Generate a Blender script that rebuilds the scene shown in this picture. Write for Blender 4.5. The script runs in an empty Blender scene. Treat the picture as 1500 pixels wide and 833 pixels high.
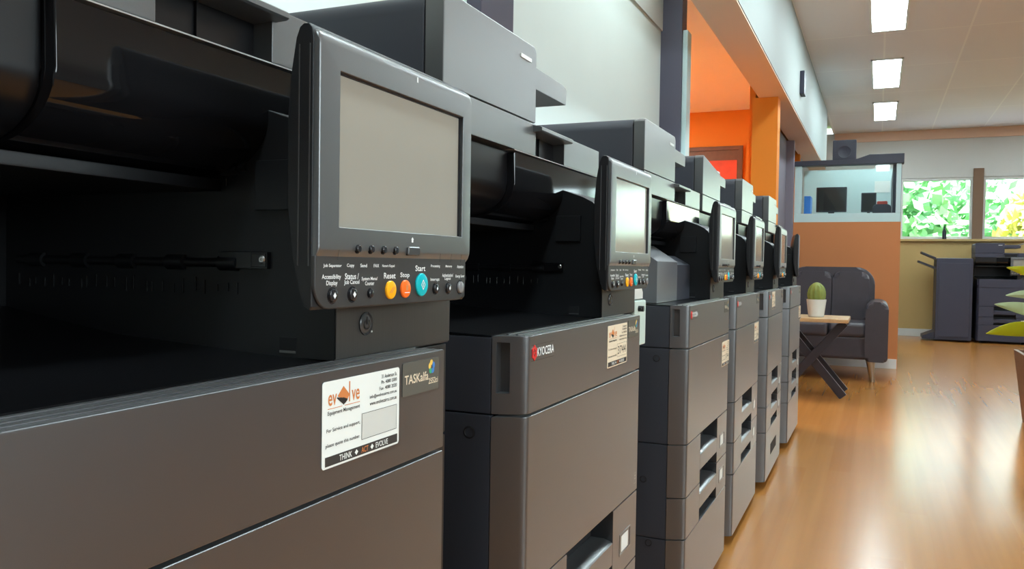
import bpy, bmesh, math, random
from mathutils import Vector, Matrix
R = math.radians
random.seed(4)
SC = bpy.context.scene
COL = SC.collection

# ------------------------------------------------------------------ camera
CAM_Z = 0.8795
cam_d = bpy.data.cameras.new('camera')
cam = bpy.data.objects.new('camera', cam_d)
COL.objects.link(cam)
cam_d.sensor_fit = 'HORIZONTAL'
cam_d.sensor_width = 36.0
cam_d.lens = 36.0 * 1208.5 / 1500.0
cam_d.clip_start = 0.02
yaw, pit, rol = 0.417779, 0.0246115, 0.0155804
f = Vector((-math.sin(yaw) * math.cos(pit), math.cos(yaw) * math.cos(pit), -math.sin(pit)))
r0 = Vector((math.cos(yaw), math.sin(yaw), 0))
u0 = r0.cross(f)
r_ = math.cos(rol) * r0 + math.sin(rol) * u0
u_ = -math.sin(rol) * r0 + math.cos(rol) * u0
cam.matrix_world = Matrix(((r_.x, u_.x, -f.x, 0), (r_.y, u_.y, -f.y, 0), (r_.z, u_.z, -f.z, CAM_Z), (0, 0, 0, 1)))
SC.camera = cam

# ------------------------------------------------------------------ light and exposure
vs = SC.view_settings
vs.view_transform = 'Standard'
vs.look = 'None'
vs.gamma = 1.0
vs.use_curve_mapping = False
vs.exposure = 0.5
SKY = 2.6
SUN = 11.0
WIN_FAR = 15.0        # daylight through the far windows
FILL_RIGHT = 92.0       # light added from the side, out of frame, for the copier fronts
TROFFER = 24.0
world = bpy.data.worlds.new('world')
SC.world = world
world.use_nodes = True
bg = world.node_tree.nodes['Background']
bg.inputs['Color'].default_value = (0.80, 0.95, 0.93, 1)
bg.inputs['Strength'].default_value = SKY
sd = bpy.data.lights.new('sun', 'SUN')
sd.energy = SUN
sd.angle = R(1.0)
sd.color = (1.0, 0.93, 0.75)
so = bpy.data.objects.new('sun', sd)
COL.objects.link(so)
so.rotation_euler = (R(48), 0, R(-25))      # from behind the building, on to the trees outside
so.location = (0, -8, 9)


def area(name, loc, rot, sx, sy, power, color):
    d = bpy.data.lights.new(name, 'AREA')
    d.shape = 'RECTANGLE'
    d.size, d.size_y = sx, sy
    d.energy = power
    d.color = color
    o = bpy.data.objects.new(name, d)
    COL.objects.link(o)
    o.location = loc
    o.rotation_euler = rot
    return o


FAR_Y = 12.3
RIGHT_X = 4.2
CEIL_Z = 2.75
for _i in range(4):
    area('daylight_far', (0.675 + _i * 0.97, FAR_Y - 0.06, 1.705), (R(-90), 0, 0), 0.78, 0.72, WIN_FAR / 4, (0.70, 0.88, 1.0))
area('fill_light_right', (RIGHT_X - 0.06, 0.6, 1.65), (0, R(90), 0), 1.15, 4.3, FILL_RIGHT, (0.82, 0.93, 1.0))  # side fill at the added, unseen windows

# ------------------------------------------------------------------ materials
MATS = {}


def mat(name, col, rough=0.5, metal=0.0, spec=0.5, noise=None, bump=None, emit=None, coat=0.0, trans=0.0, sheen=0.0):
    m = bpy.data.materials.new(name)
    m.use_nodes = True
    nt = m.node_tree
    b = nt.nodes['Principled BSDF']
    c = (col[0], col[1], col[2], 1)
    b.inputs['Base Color'].default_value = c
    b.inputs['Roughness'].default_value = rough
    b.inputs['Metallic'].default_value = metal
    b.inputs['Specular IOR Level'].default_value = spec
    b.inputs['Coat Weight'].default_value = coat
    b.inputs['Coat Roughness'].default_value = 0.32
    b.inputs['Coat IOR'].default_value = 1.6
    b.inputs['Sheen Weight'].default_value = sheen
    b.inputs['Sheen Roughness'].default_value = 0.4
    b.inputs['Transmission Weight'].default_value = trans
    if noise or bump:
        tc = nt.nodes.new('ShaderNodeTexCoord')
    if noise:
        sc, amt = noise
        n = nt.nodes.new('ShaderNodeTexNoise')
        n.inputs['Scale'].default_value = sc
        n.inputs['Detail'].default_value = 3
        nt.links.new(tc.outputs['Object'], n.inputs['Vector'])
        mx = nt.nodes.new('ShaderNodeMix')
        mx.data_type = 'RGBA'
        mx.inputs['A'].default_value = tuple(v * (1 - amt) for v in col[:3]) + (1,)
        mx.inputs['B'].default_value = tuple(min(1, v * (1 + amt)) for v in col[:3]) + (1,)
        nt.links.new(n.outputs['Fac'], mx.inputs['Factor'])
        nt.links.new(mx.outputs['Result'], b.inputs['Base Color'])
    if bump:
        sc, st = bump
        n = nt.nodes.new('ShaderNodeTexNoise')
        n.inputs['Scale'].default_value = sc
        n.inputs['Detail'].default_value = 2
        nt.links.new(tc.outputs['Object'], n.inputs['Vector'])
        bp = nt.nodes.new('ShaderNodeBump')
        bp.inputs['Strength'].default_value = st
        bp.inputs['Distance'].default_value = 0.001
        nt.links.new(n.outputs['Fac'], bp.inputs['Height'])
        nt.links.new(bp.outputs['Normal'], b.inputs['Normal'])
    if emit:
        b.inputs['Emission Color'].default_value = (emit[0], emit[1], emit[2], 1)
        b.inputs['Emission Strength'].default_value = emit[3]
    MATS[name] = m
    return m


mat('charcoal_plastic', (0.018, 0.020, 0.0235), 0.36, spec=1.0, coat=0.8, sheen=0.08, noise=(900, 0.12), bump=(1400, 0.10))
mat('grey_plastic', (0.045, 0.049, 0.050), 0.36, spec=1.0, coat=1.0, sheen=0.08, noise=(900, 0.12), bump=(1400, 0.10))
mat('light_grey_plastic', (0.12, 0.125, 0.135), 0.38, spec=0.9, coat=0.5, bump=(1400, 0.08))
mat('bezel_grey', (0.044, 0.049, 0.052), 0.36, spec=1.0, coat=0.8, sheen=0.08, noise=(900, 0.08), bump=(1400, 0.06))
mat('strip_grey', (0.032, 0.031, 0.031), 0.42)
mat('black_plastic', (0.006, 0.0068, 0.0085), 0.45, bump=(1400, 0.12))
mat('side_black', (0.034, 0.037, 0.048), 0.5, bump=(1200, 0.12))
mat('gloss_black', (0.006, 0.006, 0.007), 0.06)
mat('guide_black', (0.014, 0.015, 0.017), 0.25)
mat('satin_black', (0.004, 0.004, 0.005), 0.28)
mat('dark_hole', (0.004, 0.004, 0.005), 0.7)
mat('steel', (0.5, 0.5, 0.5), 0.3, metal=1.0)
mat('lcd', (0.32, 0.30, 0.255), 0.13, spec=0.9)
mat('white_print', (0.82, 0.83, 0.82), 0.6)
mat('white_sticker', (0.80, 0.82, 0.78), 0.5)
mat('cream_sticker', (0.76, 0.64, 0.47), 0.5)
mat('field_print', (0.60, 0.60, 0.56), 0.55)
mat('ink_black', (0.03, 0.025, 0.022), 0.6)
mat('ink_orange', (0.62, 0.20, 0.05), 0.6)
mat('badge_grey', (0.10, 0.10, 0.085), 0.3)
mat('logo_red', (0.65, 0.03, 0.03), 0.35)
mat('logo_yellow', (0.80, 0.52, 0.10), 0.5)
mat('logo_blue', (0.05, 0.20, 0.55), 0.5)
mat('logo_green', (0.05, 0.40, 0.20), 0.5)
mat('button_black', (0.02, 0.02, 0.022), 0.18)
mat('button_dark', (0.05, 0.05, 0.05), 0.25)
mat('button_silver', (0.28, 0.28, 0.28), 0.25, metal=0.3)
mat('button_yellow', (1.0, 0.46, 0.01), 0.25)
mat('button_orange', (1.0, 0.17, 0.02), 0.25)
mat('button_teal', (0.0, 0.46, 0.52), 0.25)
mat('led_white', (0.75, 0.77, 0.74), 0.4)
mat('pale_green', (0.55, 0.66, 0.60), 0.4)
mat('wall_white', (0.76, 0.83, 0.79), 0.7, noise=(3, 0.03))
mat('wall_cool', (0.58, 0.60, 0.58), 0.75, noise=(2, 0.03))
mat('wall_beige', (0.20, 0.20, 0.20), 0.75, noise=(2, 0.04))
mat('wall_yellow', (0.52, 0.36, 0.14), 0.7, noise=(2, 0.05))
mat('wall_orange_hazed', (0.58, 0.21, 0.07), 0.65, noise=(2, 0.04))  # haze over the orange wall put into a duller colour
mat('wall_orange', (0.80, 0.25, 0.010), 0.65, noise=(2, 0.04))
mat('peach', (0.75, 0.52, 0.38), 0.7)
mat('peach_ceiling', (0.86, 0.80, 0.74), 0.8)
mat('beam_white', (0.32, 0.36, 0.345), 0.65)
mat('post_purple', (0.085, 0.080, 0.115), 0.5)
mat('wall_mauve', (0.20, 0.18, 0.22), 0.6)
mat('trim_edge', (0.45, 0.46, 0.45), 0.3)
mat('trim_white', (0.72, 0.74, 0.72), 0.5)
mat('frame_cyan', (0.55, 0.72, 0.72), 0.4)
mat('frame_brown', (0.20, 0.11, 0.06), 0.5)
mat('blind_grey', (0.62, 0.63, 0.60), 0.8)
mat('leather', (0.060, 0.052, 0.062), 0.42, noise=(14, 0.15), bump=(90, 0.25))
mat('slate', (0.040, 0.040, 0.066), 0.45)
mat('slate_dark', (0.025, 0.026, 0.045), 0.45)
mat('table_wood', (0.52, 0.33, 0.16), 0.4, noise=(22, 0.2))
mat('brown_wood', (0.16, 0.075, 0.04), 0.45, noise=(18, 0.25))
mat('black_metal', (0.03, 0.028, 0.035), 0.35)
mat('white_ceramic', (0.72, 0.74, 0.70), 0.25)
mat('cactus', (0.22, 0.28, 0.06), 0.6, noise=(30, 0.3))
mat('leaf_lime', (0.42, 0.46, 0.01), 0.35, noise=(9, 0.25))
mat('leaf_pale', (0.42, 0.58, 0.36), 0.35, noise=(9, 0.25))
mat('soil', (0.05, 0.03, 0.02), 0.9)
mat('blue_plastic', (0.02, 0.22, 0.75), 0.4)
mat('red_plastic', (0.55, 0.06, 0.04), 0.5)
mat('art_red', (0.70, 0.07, 0.02), 0.5, noise=(5, 0.4))
mat('tree_green', (0.28, 0.60, 0.30), 0.7, noise=(2.2, 0.6))
mat('tree_yellow', (0.75, 0.72, 0.30), 0.7, noise=(2.2, 0.4))
mat('trunk', (0.10, 0.07, 0.05), 0.9)
mat('grass_ground', (0.20, 0.30, 0.08), 0.9, noise=(1, 0.3))
mat('lamp_warm', (0.9, 0.9, 0.9), 0.5, emit=(1.0, 0.95, 0.85, 62.0))
mat('lamp_wall_fill', (0.9, 0.9, 0.9), 0.5, emit=(0.86, 0.98, 1.0, 11.0))
mat('lamp_white', (0.9, 0.9, 0.9), 0.5, emit=(0.78, 0.95, 1.0, TROFFER))


def brushed():
    m = mat('brushed_dark', (0.03, 0.028, 0.025), 0.45)
    nt = m.node_tree
    b = nt.nodes['Principled BSDF']
    tc = nt.nodes.new('ShaderNodeTexCoord')
    mp = nt.nodes.new('ShaderNodeMapping')
    mp.inputs['Scale'].default_value = (1, 900, 8)
    n = nt.nodes.new('ShaderNodeTexNoise')
    n.inputs['Scale'].default_value = 1.0
    nt.links.new(tc.outputs['Object'], mp.inputs['Vector'])
    nt.links.new(mp.outputs['Vector'], n.inputs['Vector'])
    mx = nt.nodes.new('ShaderNodeMix')
    mx.data_type = 'RGBA'
    mx.inputs['A'].default_value = (0.022, 0.020, 0.018, 1)
    mx.inputs['B'].default_value = (0.042, 0.038, 0.034, 1)
    nt.links.new(n.outputs['Fac'], mx.inputs['Factor'])
    nt.links.new(mx.outputs['Result'], b.inputs['Base Color'])


brushed()


def floor_mat():
    m = mat('floor_wood', (0.5, 0.25, 0.07), 0.22, spec=0.55)
    nt = m.node_tree
    b = nt.nodes['Principled BSDF']
    tc = nt.nodes.new('ShaderNodeTexCoord')
    mp = nt.nodes.new('ShaderNodeMapping')
    mp.inputs['Rotation'].default_value = (0, 0, R(90))
    br = nt.nodes.new('ShaderNodeTexBrick')
    br.inputs['Scale'].default_value = 1.0
    br.inputs['Brick Width'].default_value = 1.1
    br.inputs['Row Height'].default_value = 0.09
    br.inputs['Mortar Size'].default_value = 0.0
    br.inputs['Color1'].default_value = (0.52, 0.205, 0.045, 1)
    br.inputs['Color2'].default_value = (0.56, 0.235, 0.056, 1)
    br.inputs['Mortar'].default_value = (0.45, 0.18, 0.045, 1)
    n = nt.nodes.new('ShaderNodeTexNoise')
    n.inputs['Scale'].default_value = 2.2
    mp2 = nt.nodes.new('ShaderNodeMapping')
    mp2.inputs['Scale'].default_value = (10, 0.3, 1)
    mx = nt.nodes.new('ShaderNodeMix')
    mx.data_type = 'RGBA'
    mx.blend_type = 'MULTIPLY'
    mx.inputs['Factor'].default_value = 0.35
    nt.links.new(tc.outputs['Object'], mp.inputs['Vector'])
    nt.links.new(mp.outputs['Vector'], br.inputs['Vector'])
    nt.links.new(tc.outputs['Object'], mp2.inputs['Vector'])
    nt.links.new(mp2.outputs['Vector'], n.inputs['Vector'])
    nt.links.new(br.outputs['Color'], mx.inputs['A'])
    nt.links.new(n.outputs['Fac'], mx.inputs['B'])
    nt.links.new(mx.outputs['Result'], b.inputs['Base Color'])


floor_mat()


def ceil_mat():
    m = mat('ceiling_tile', (0.62, 0.63, 0.62), 0.8)
    nt = m.node_tree
    b = nt.nodes['Principled BSDF']
    tc = nt.nodes.new('ShaderNodeTexCoord')
    br = nt.nodes.new('ShaderNodeTexBrick')
    br.offset = 0.0
    br.inputs['Scale'].default_value = 1.0
    br.inputs['Brick Width'].default_value = 0.6
    br.inputs['Row Height'].default_value = 1.2
    br.inputs['Mortar Size'].default_value = 0.008
    br.inputs['Color1'].default_value = (0.74, 0.74, 0.76, 1)
    br.inputs['Color2'].default_value = (0.77, 0.77, 0.79, 1)
    br.inputs['Mortar'].default_value = (0.84, 0.85, 0.84, 1)
    nt.links.new(tc.outputs['Object'], br.inputs['Vector'])
    nt.links.new(br.outputs['Color'], b.inputs['Base Color'])


ceil_mat()


def glass_mat():
    m = bpy.data.materials.new('window_glass')
    m.use_nodes = True
    nt = m.node_tree
    out = nt.nodes['Material Output']
    nt.nodes.remove(nt.nodes['Principled BSDF'])
    tr = nt.nodes.new('ShaderNodeBsdfTransparent')
    tr.inputs['Color'].default_value = (0.93, 0.97, 0.96, 1)
    gl = nt.nodes.new('ShaderNodeBsdfGlossy')
    gl.inputs['Roughness'].default_value = 0.02
    fr = nt.nodes.new('ShaderNodeFresnel')
    fr.inputs['IOR'].default_value = 1.35
    mx = nt.nodes.new('ShaderNodeMixShader')
    nt.links.new(fr.outputs['Fac'], mx.inputs['Fac'])
    nt.links.new(tr.outputs['BSDF'], mx.inputs[1])
    nt.links.new(gl.outputs['BSDF'], mx.inputs[2])
    nt.links.new(mx.outputs['Shader'], out.inputs['Surface'])
    MATS['window_glass'] = m


glass_mat()

# ------------------------------------------------------------------ mesh helpers


def bevel_all(bm, geom_faces, w, seg):
    edges = {e for fc in geom_faces for e in fc.edges}
    bmesh.ops.bevel(bm, geom=list(edges), offset=w, segments=seg, affect='EDGES', profile=0.6, clamp_overlap=True)


def box(bm, x0, x1, y0, y1, z0, z1, bev=0.0, seg=2):
    v = [bm.verts.new((x, y, z)) for x in (x0, x1) for y in (y0, y1) for z in (z0, z1)]
    q = [(0, 1, 3, 2), (4, 6, 7, 5), (0, 4, 5, 1), (2, 3, 7, 6), (0, 2, 6, 4), (1, 5, 7, 3)]
    fs = [bm.faces.new([v[i] for i in t]) for t in q]
    if bev:
        bevel_all(bm, fs, bev, seg)


def loft(bm, loops, cap0=True, cap1=True, closed=False):
    vl = [[bm.verts.new(p) for p in lp] for lp in loops]
    n = len(vl[0])
    fs = []
    rng = range(len(vl)) if closed else range(len(vl) - 1)
    for i in rng:
        a, b = vl[i], vl[(i + 1) % len(vl)]
        for k in range(n):
            fs.append(bm.faces.new((a[k], a[(k + 1) % n], b[(k + 1) % n], b[k])))
    if not closed:
        if cap0:
            fs.append(bm.faces.new(list(reversed(vl[0]))))
        if cap1:
            fs.append(bm.faces.new(vl[-1]))
    return fs


def prism(bm, pts, axis, a0, a1, bev=0.0, seg=2):
    """polygon extruded along an axis; pts are the two other coordinates in order"""
    def P(p, a):
        if axis == 'x':
            return (a, p[0], p[1])
        if axis == 'y':
            return (p[0], a, p[1])
        return (p[0], p[1], a)
    if bev:
        fs = loft(bm, [[P(p, a0) for p in pts], [P(p, a1) for p in pts]])
        caps = fs[-2:]
        edges = {e for c in caps for e in c.edges}
        bmesh.ops.bevel(bm, geom=list(edges), offset=bev, segments=seg, affect='EDGES', profile=0.6, clamp_overlap=True)
    else:
        loft(bm, [[P(p, a0) for p in pts], [P(p, a1) for p in pts]])


def ring(c, r, axis, n, rz=None):
    out = []
    rz = rz or r
    for k in range(n):
        a = 2 * math.pi * k / n
        s, t = r * math.cos(a), rz * math.sin(a)
        if axis == 'x':
            out.append((c[0], c[1] + s, c[2] + t))
        elif axis == 'y':
            out.append((c[0] + s, c[1], c[2] + t))
        else:
            out.append((c[0] + s, c[1] + t, c[2]))
    return out


def lathe(bm, c, prof, axis='z', n=24):
    """prof: (radius, offset along the axis)"""
    lps = []
    for r, h in prof:
        cc = list(c)
        cc['xyz'.index(axis)] += h
        lps.append(ring(cc, max(r, 1e-5), axis, n))
    loft(bm, lps)


def tube(bm, p0, p1, r0, r1=None, n=12):
    r1 = r1 or r0
    p0, p1 = Vector(p0), Vector(p1)
    d = (p1 - p0).normalized()
    a = d.orthogonal().normalized()
    b = d.cross(a)
    lp = lambda p, r: [tuple(p + r * (math.cos(t) * a + math.sin(t) * b)) for t in [2 * math.pi * k / n for k in range(n)]]
    loft(bm, [lp(p0, r0), lp(p1, r1)])


def bar(bm, p0, p1, w, h, bev=0.003):
    """rectangular bar between two points: w sideways, h the other way"""
    p0, p1 = Vector(p0), Vector(p1)
    d = (p1 - p0).normalized()
    s = d.cross(Vector((0, 1, 0)))
    s = s.normalized() if s.length > 1e-3 else Vector((1, 0, 0))
    t = d.cross(s)
    lp = lambda p: [tuple(p + s * (a * w / 2) + t * (b * h / 2)) for a, b in ((-1, -1), (1, -1), (1, 1), (-1, 1))]
    fs = loft(bm, [lp(p0), lp(p1)])
    bevel_all(bm, fs, bev, 2)


def rr(y0, y1, z0, z1, rad, n=6, corners=None):
    """rounded rectangle loop in (y, z); radius per corner bl, br, tr, tl"""
    rs = corners or (rad,) * 4
    out = []
    cs = [((y0, z0), (1, 1), 180), ((y1, z0), (-1, 1), 270), ((y1, z1), (-1, -1), 0), ((y0, z1), (1, -1), 90)]
    for (c, s, a0), rd in zip(cs, rs):
        rd = max(rd, 1e-4)
        cy, cz = c[0] + s[0] * rd, c[1] + s[1] * rd
        for k in range(n + 1):
            a = R(a0 + 90 * k / n)
            out.append((cy + rd * math.cos(a), cz + rd * math.sin(a)))
    return out


def at_x(lp, x):
    return [(x, p[0], p[1]) for p in lp]


def plate(bm, y0, y1, z0, z1, x0, x1, rad, n=5):
    loft(bm, [at_x(rr(y0, y1, z0, z1, rad, n), x0), at_x(rr(y0, y1, z0, z1, rad, n), x1)])


def obj(name, bm, m, parent=None, label=None, smooth=True, angle=32):
    bmesh.ops.remove_doubles(bm, verts=bm.verts, dist=1e-6)
    bmesh.ops.recalc_face_normals(bm, faces=bm.faces)
    me = bpy.data.meshes.new(name)
    bm.to_mesh(me)
    bm.free()
    me.materials.append(MATS[m] if isinstance(m, str) else m)
    if smooth:
        for p in me.polygons:
            p.use_smooth = True
        me.set_sharp_from_angle(angle=R(angle))
    o = bpy.data.objects.new(name, me)
    COL.objects.link(o)
    if parent:
        o.parent = parent
    if label:
        o['label'] = label
    if smooth:
        wn = o.modifiers.new('normals', 'WEIGHTED_NORMAL')
        wn.keep_sharp = True
        wn.weight = 80
    return o


def B():
    return bmesh.new()


def tag(o, label, cat, group=None):
    o['label'] = label
    o['category'] = cat
    if group:
        o['group'] = group
    return o


def empty(name, loc, rz=0.0):
    o = bpy.data.objects.new(name, None)
    COL.objects.link(o)
    o.location = loc
    o.rotation_euler = (0, 0, rz)
    o.empty_display_size = 0.1
    return o


def struct(name, bm, m, parent=None, smooth=True):
    o = obj(name, bm, m, parent, smooth=smooth)
    if parent is None:
        o['kind'] = 'structure'
    return o


def simple(name, m, label, cat, fn, group=None):
    bm = B()
    fn(bm)
    return tag(obj(name, bm, m), label, cat, group)


def copy_tree(o, parent=None):
    c = o.copy()
    COL.objects.link(c)
    if parent:
        c.parent = parent
    for ch in list(o.children):
        copy_tree(ch, c)
    return c


def txt(bm, s, y0, y1, z0, z1, x, bold=0.012):
    """flat lettering fitted to a box in the (y, z) plane, facing +x"""
    cu = bpy.data.curves.new('t', 'FONT')
    cu.body = s
    cu.resolution_u = 3
    cu.offset = bold
    to = bpy.data.objects.new('t', cu)
    COL.objects.link(to)
    dg = bpy.context.evaluated_depsgraph_get()
    dg.update()
    me = bpy.data.meshes.new_from_object(to.evaluated_get(dg))
    xs = [v.co.x for v in me.vertices]
    ys = [v.co.y for v in me.vertices]
    xa, xb, ya, yb = min(xs), max(xs), min(ys), max(ys)
    vm = [bm.verts.new((x, y0 + (v.co.x - xa) / (xb - xa) * (y1 - y0), z0 + (v.co.y - ya) / (yb - ya) * (z1 - z0))) for v in me.vertices]
    for p in me.polygons:
        try:
            bm.faces.new([vm[i] for i in p.vertices])
        except ValueError:
            pass
    bpy.data.objects.remove(to)
    bpy.data.curves.remove(cu)
    bpy.data.meshes.remove(me)


def flat(bm, pts, x):
    bm.faces.new([bm.verts.new((x, p[0], p[1])) for p in pts])


# ------------------------------------------------------------------ the setting
XW = -1.15          # face of the white wall behind the machines
bm = B(); box(bm, -4.3, 4.3, -3.1, 12.4, -0.1, 0); struct('floor', bm, 'floor_wood', smooth=False)
bm = B(); box(bm, -0.62, 4.3, -3.1, 12.4, CEIL_Z, CEIL_Z + 0.1); struct('ceiling', bm, 'ceiling_tile', smooth=False)
bm = B(); box(bm, -4.3, -0.78, -3.1, 12.4, 2.55, 2.65); struct('ceiling_side', bm, 'peach_ceiling', smooth=False)
bm = B(); box(bm, -4.4, 4.4, -3.2, 12.5, 2.86, 2.95); struct('ceiling_roof', bm, 'wall_cool', smooth=False)
# far wall: yellow below the sill, four windows, blind band, white above
bm = B(); box(bm, -0.8, RIGHT_X + 0.1, FAR_Y, FAR_Y + 0.12, 0, 1.30); struct('wall_far', bm, 'wall_yellow', smooth=False)
bm = B(); box(bm, -0.8, RIGHT_X + 0.1, FAR_Y, FAR_Y + 0.12, 2.11, CEIL_Z); struct('wall_far_upper', bm, 'blind_grey', smooth=False)
bm = B(); box(bm, -0.8, 0.25, FAR_Y, FAR_Y + 0.12, 1.30, 2.11); struct('wall_far_pier', bm, 'wall_cool', smooth=False)
for i in range(4):
    a = 0.25 + i * 0.97
    b = a + 0.85
    bm = B()
    for (p, q, s, t) in ((a, b, 1.30, 1.335), (a, b, 2.075, 2.11), (a, a + 0.03, 1.335, 2.075), (b - 0.03, b, 1.335, 2.075)):
        box(bm, p, q, FAR_Y + 0.02, FAR_Y + 0.07, s, t, 0.003)
    w = struct('window_%d' % (i + 1), bm, 'trim_white')
    bm = B(); box(bm, a + 0.03, b - 0.03, FAR_Y + 0.042, FAR_Y + 0.047, 1.335, 2.075)
    obj('window_pane', bm, 'window_glass', w)
    bm = B(); box(bm, b, b + 0.12, FAR_Y - 0.03, FAR_Y + 0.12, 1.30, 2.22, 0.004)
    struct('trim_mullion_%d' % (i + 1), bm, 'frame_brown')
bm = B(); box(bm, 0.25, RIGHT_X, FAR_Y - 0.05, FAR_Y, 1.27, 1.30, 0.004); struct('trim_sill', bm, 'wall_yellow')
bm = B(); box(bm, 0.2, RIGHT_X, FAR_Y - 0.02, FAR_Y, 0.0, 0.10, 0.004); struct('baseboard_far', bm, 'trim_white')
bm = B(); box(bm, -0.6, RIGHT_X, FAR_Y - 0.02, FAR_Y, 2.62, CEIL_Z, 0.004); struct('trim_cornice', bm, 'peach')
# right wall with windows added out of frame to light the copiers, back wall
bm = B(); box(bm, RIGHT_X, RIGHT_X + 0.1, -3.1, 12.4, 0, 1.05); struct('wall_right', bm, 'wall_beige', smooth=False)
bm = B(); box(bm, RIGHT_X, RIGHT_X + 0.1, -3.1, 12.4, 2.25, CEIL_Z); struct('wall_right_upper', bm, 'trim_white', smooth=False)
bm = B(); box(bm, RIGHT_X, RIGHT_X + 0.1, 2.8, 12.4, 1.05, 2.25); struct('wall_right_far', bm, 'wall_beige', smooth=False)
bm = B(); box(bm, RIGHT_X, RIGHT_X + 0.1, -3.1, -1.6, 1.05, 2.25); struct('wall_right_near', bm, 'wall_beige', smooth=False)
bm = B()
for k in range(4):
    y = -1.57 + k * 1.445
    box(bm, RIGHT_X + 0.02, RIGHT_X + 0.08, y - 0.03, y + 0.03, 1.05, 2.25, 0.004)
w = struct('window_5', bm, 'trim_white')
bm = B(); box(bm, RIGHT_X + 0.045, RIGHT_X + 0.05, -1.6, 2.8, 1.05, 2.25); obj('window_pane', bm, 'window_glass', w)
bm = B(); box(bm, -4.3, 4.3, -3.2, -3.1, 0, 2.86); struct('wall_near', bm, 'wall_beige', smooth=False)
# left side: white wall, posts, orange room
bm = B(); box(bm, XW - 0.1, XW, -3.1, 4.6, 0, 2.20); struct('wall_left', bm, 'wall_white', smooth=False)
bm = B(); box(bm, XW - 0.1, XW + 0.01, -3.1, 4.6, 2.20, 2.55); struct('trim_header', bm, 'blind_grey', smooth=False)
bm = B(); box(bm, -1.19, -1.03, 4.60, 4.72, 0, 2.55, 0.006); struct('trim_post', bm, 'post_purple')
bm = B(); box(bm, -1.03, -1.003, 4.62, 4.72, 0, 2.20, 0.003); struct('trim_jamb', bm, 'frame_cyan')
bm = B(); box(bm, XW, XW + 0.05, 2.22, 2.46, 0, 2.55, 0.006); struct('trim_post_near', bm, 'post_purple')
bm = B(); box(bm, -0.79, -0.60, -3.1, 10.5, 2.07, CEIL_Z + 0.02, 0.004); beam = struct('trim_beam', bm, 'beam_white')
bm = B(); box(bm, -0.788, -0.604, -3.1, 10.5, 2.060, 2.0695); struct('trim_soffit_bounce', bm, 'peach', smooth=False)  # warm bounce under the white beam, painted as a peach sheet
bm = B(); box(bm, -0.83, -0.66, 5.95, 6.10, 0, 2.06); struct('wall_pillar', bm, 'wall_orange', smooth=False)
bm = B(); box(bm, -0.87, -0.83, 6.10, 9.0, 0, 2.55); struct('wall_orange_side', bm, 'wall_orange', smooth=False)
bm = B(); box(bm, -0.828, -0.805, 6.10, 8.1, 0, 2.06); struct('wall_lounge', bm, 'wall_mauve', smooth=False)
bm = B(); box(bm, -0.83, -0.737, 8.02, 8.098, 0, 2.06, 0.004); struct('trim_partition_post', bm, 'wall_mauve')
bm = B(); box(bm, -4.3, -0.77, 9.0, 9.1, 0, 2.55); struct('wall_orange_back', bm, 'wall_orange', smooth=False)
bm = B(); box(bm, -4.4, -4.3, -3.1, 12.4, 0, 2.86); struct('wall_side_room', bm, 'wall_cool', smooth=False)
bm = B(); box(bm, -4.3, -0.8, 12.3, 12.42, 0, 2.86); struct('wall_far_left', bm, 'wall_cool', smooth=False)
# glazed partition with orange wall below
YP = 8.1
bm = B(); box(bm, -0.80, 0.17, YP, YP + 0.1, 0, 1.31); struct('wall_partition', bm, 'wall_orange_hazed', smooth=False)
bm = B(); box(bm, -0.745, 0.165, YP - 0.02, YP, 0.0, 0.085, 0.003); struct('baseboard_partition', bm, 'trim_white')
bm = B()
box(bm, -0.735, 0.165, YP + 0.01, YP + 0.09, 1.31, 1.39, 0.004)
box(bm, -0.735, -0.675, YP + 0.01, YP + 0.09, 1.39, 1.83, 0.004)
box(bm, 0.125, 0.165, YP + 0.01, YP + 0.09, 1.39, 1.83, 0.004)
w = struct('window_6', bm, 'frame_cyan')
bm = B(); box(bm, -0.675, 0.125, YP + 0.045, YP + 0.051, 1.39, 1.83); obj('window_pane', bm, 'window_glass', w)
bm = B(); prism(bm, [(-0.745, 1.83), (0.185, 1.83), (0.185, 1.915), (-0.10, 1.915), (-0.20, 1.875), (-0.745, 1.875)], 'y', YP - 0.01, YP + 0.12, 0.004)
struct('trim_partition_head', bm, 'slate_dark')
bm = B(); box(bm, -0.77, 0.17, YP + 1.5, YP + 1.56, 0, 1.95); struct('wall_office_back', bm, 'frame_cyan', smooth=False)
bm = B(); box(bm, 0.10, 0.17, YP + 0.1, YP + 1.5, 0, 1.83); struct('wall_office_right', bm, 'slate', smooth=False)


# ------------------------------------------------------------------ ceiling lights
def troffer(x0, x1, y0, y1, z, label, group, lamp='lamp_white'):
    t = empty('ceiling_light', ((x0 + x1) / 2, (y0 + y1) / 2, z))
    tag(t, label, 'ceiling light', group)
    hx, hy = (x1 - x0) / 2, (y1 - y0) / 2
    bm = B()
    for (a, b, c, d) in ((-hx, hx, -hy, -hy + 0.02), (-hx, hx, hy - 0.02, hy), (-hx, -hx + 0.02, -hy, hy), (hx - 0.02, hx, -hy, hy)):
        box(bm, a, b, c, d, -0.012, 0.0, 0.002)
    obj('frame', bm, 'trim_white', t)
    bm = B(); box(bm, -hx + 0.02, hx - 0.02, -hy + 0.02, hy - 0.02, -0.008, -0.001)
    obj('diffuser', bm, lamp, t)
    return t


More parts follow.
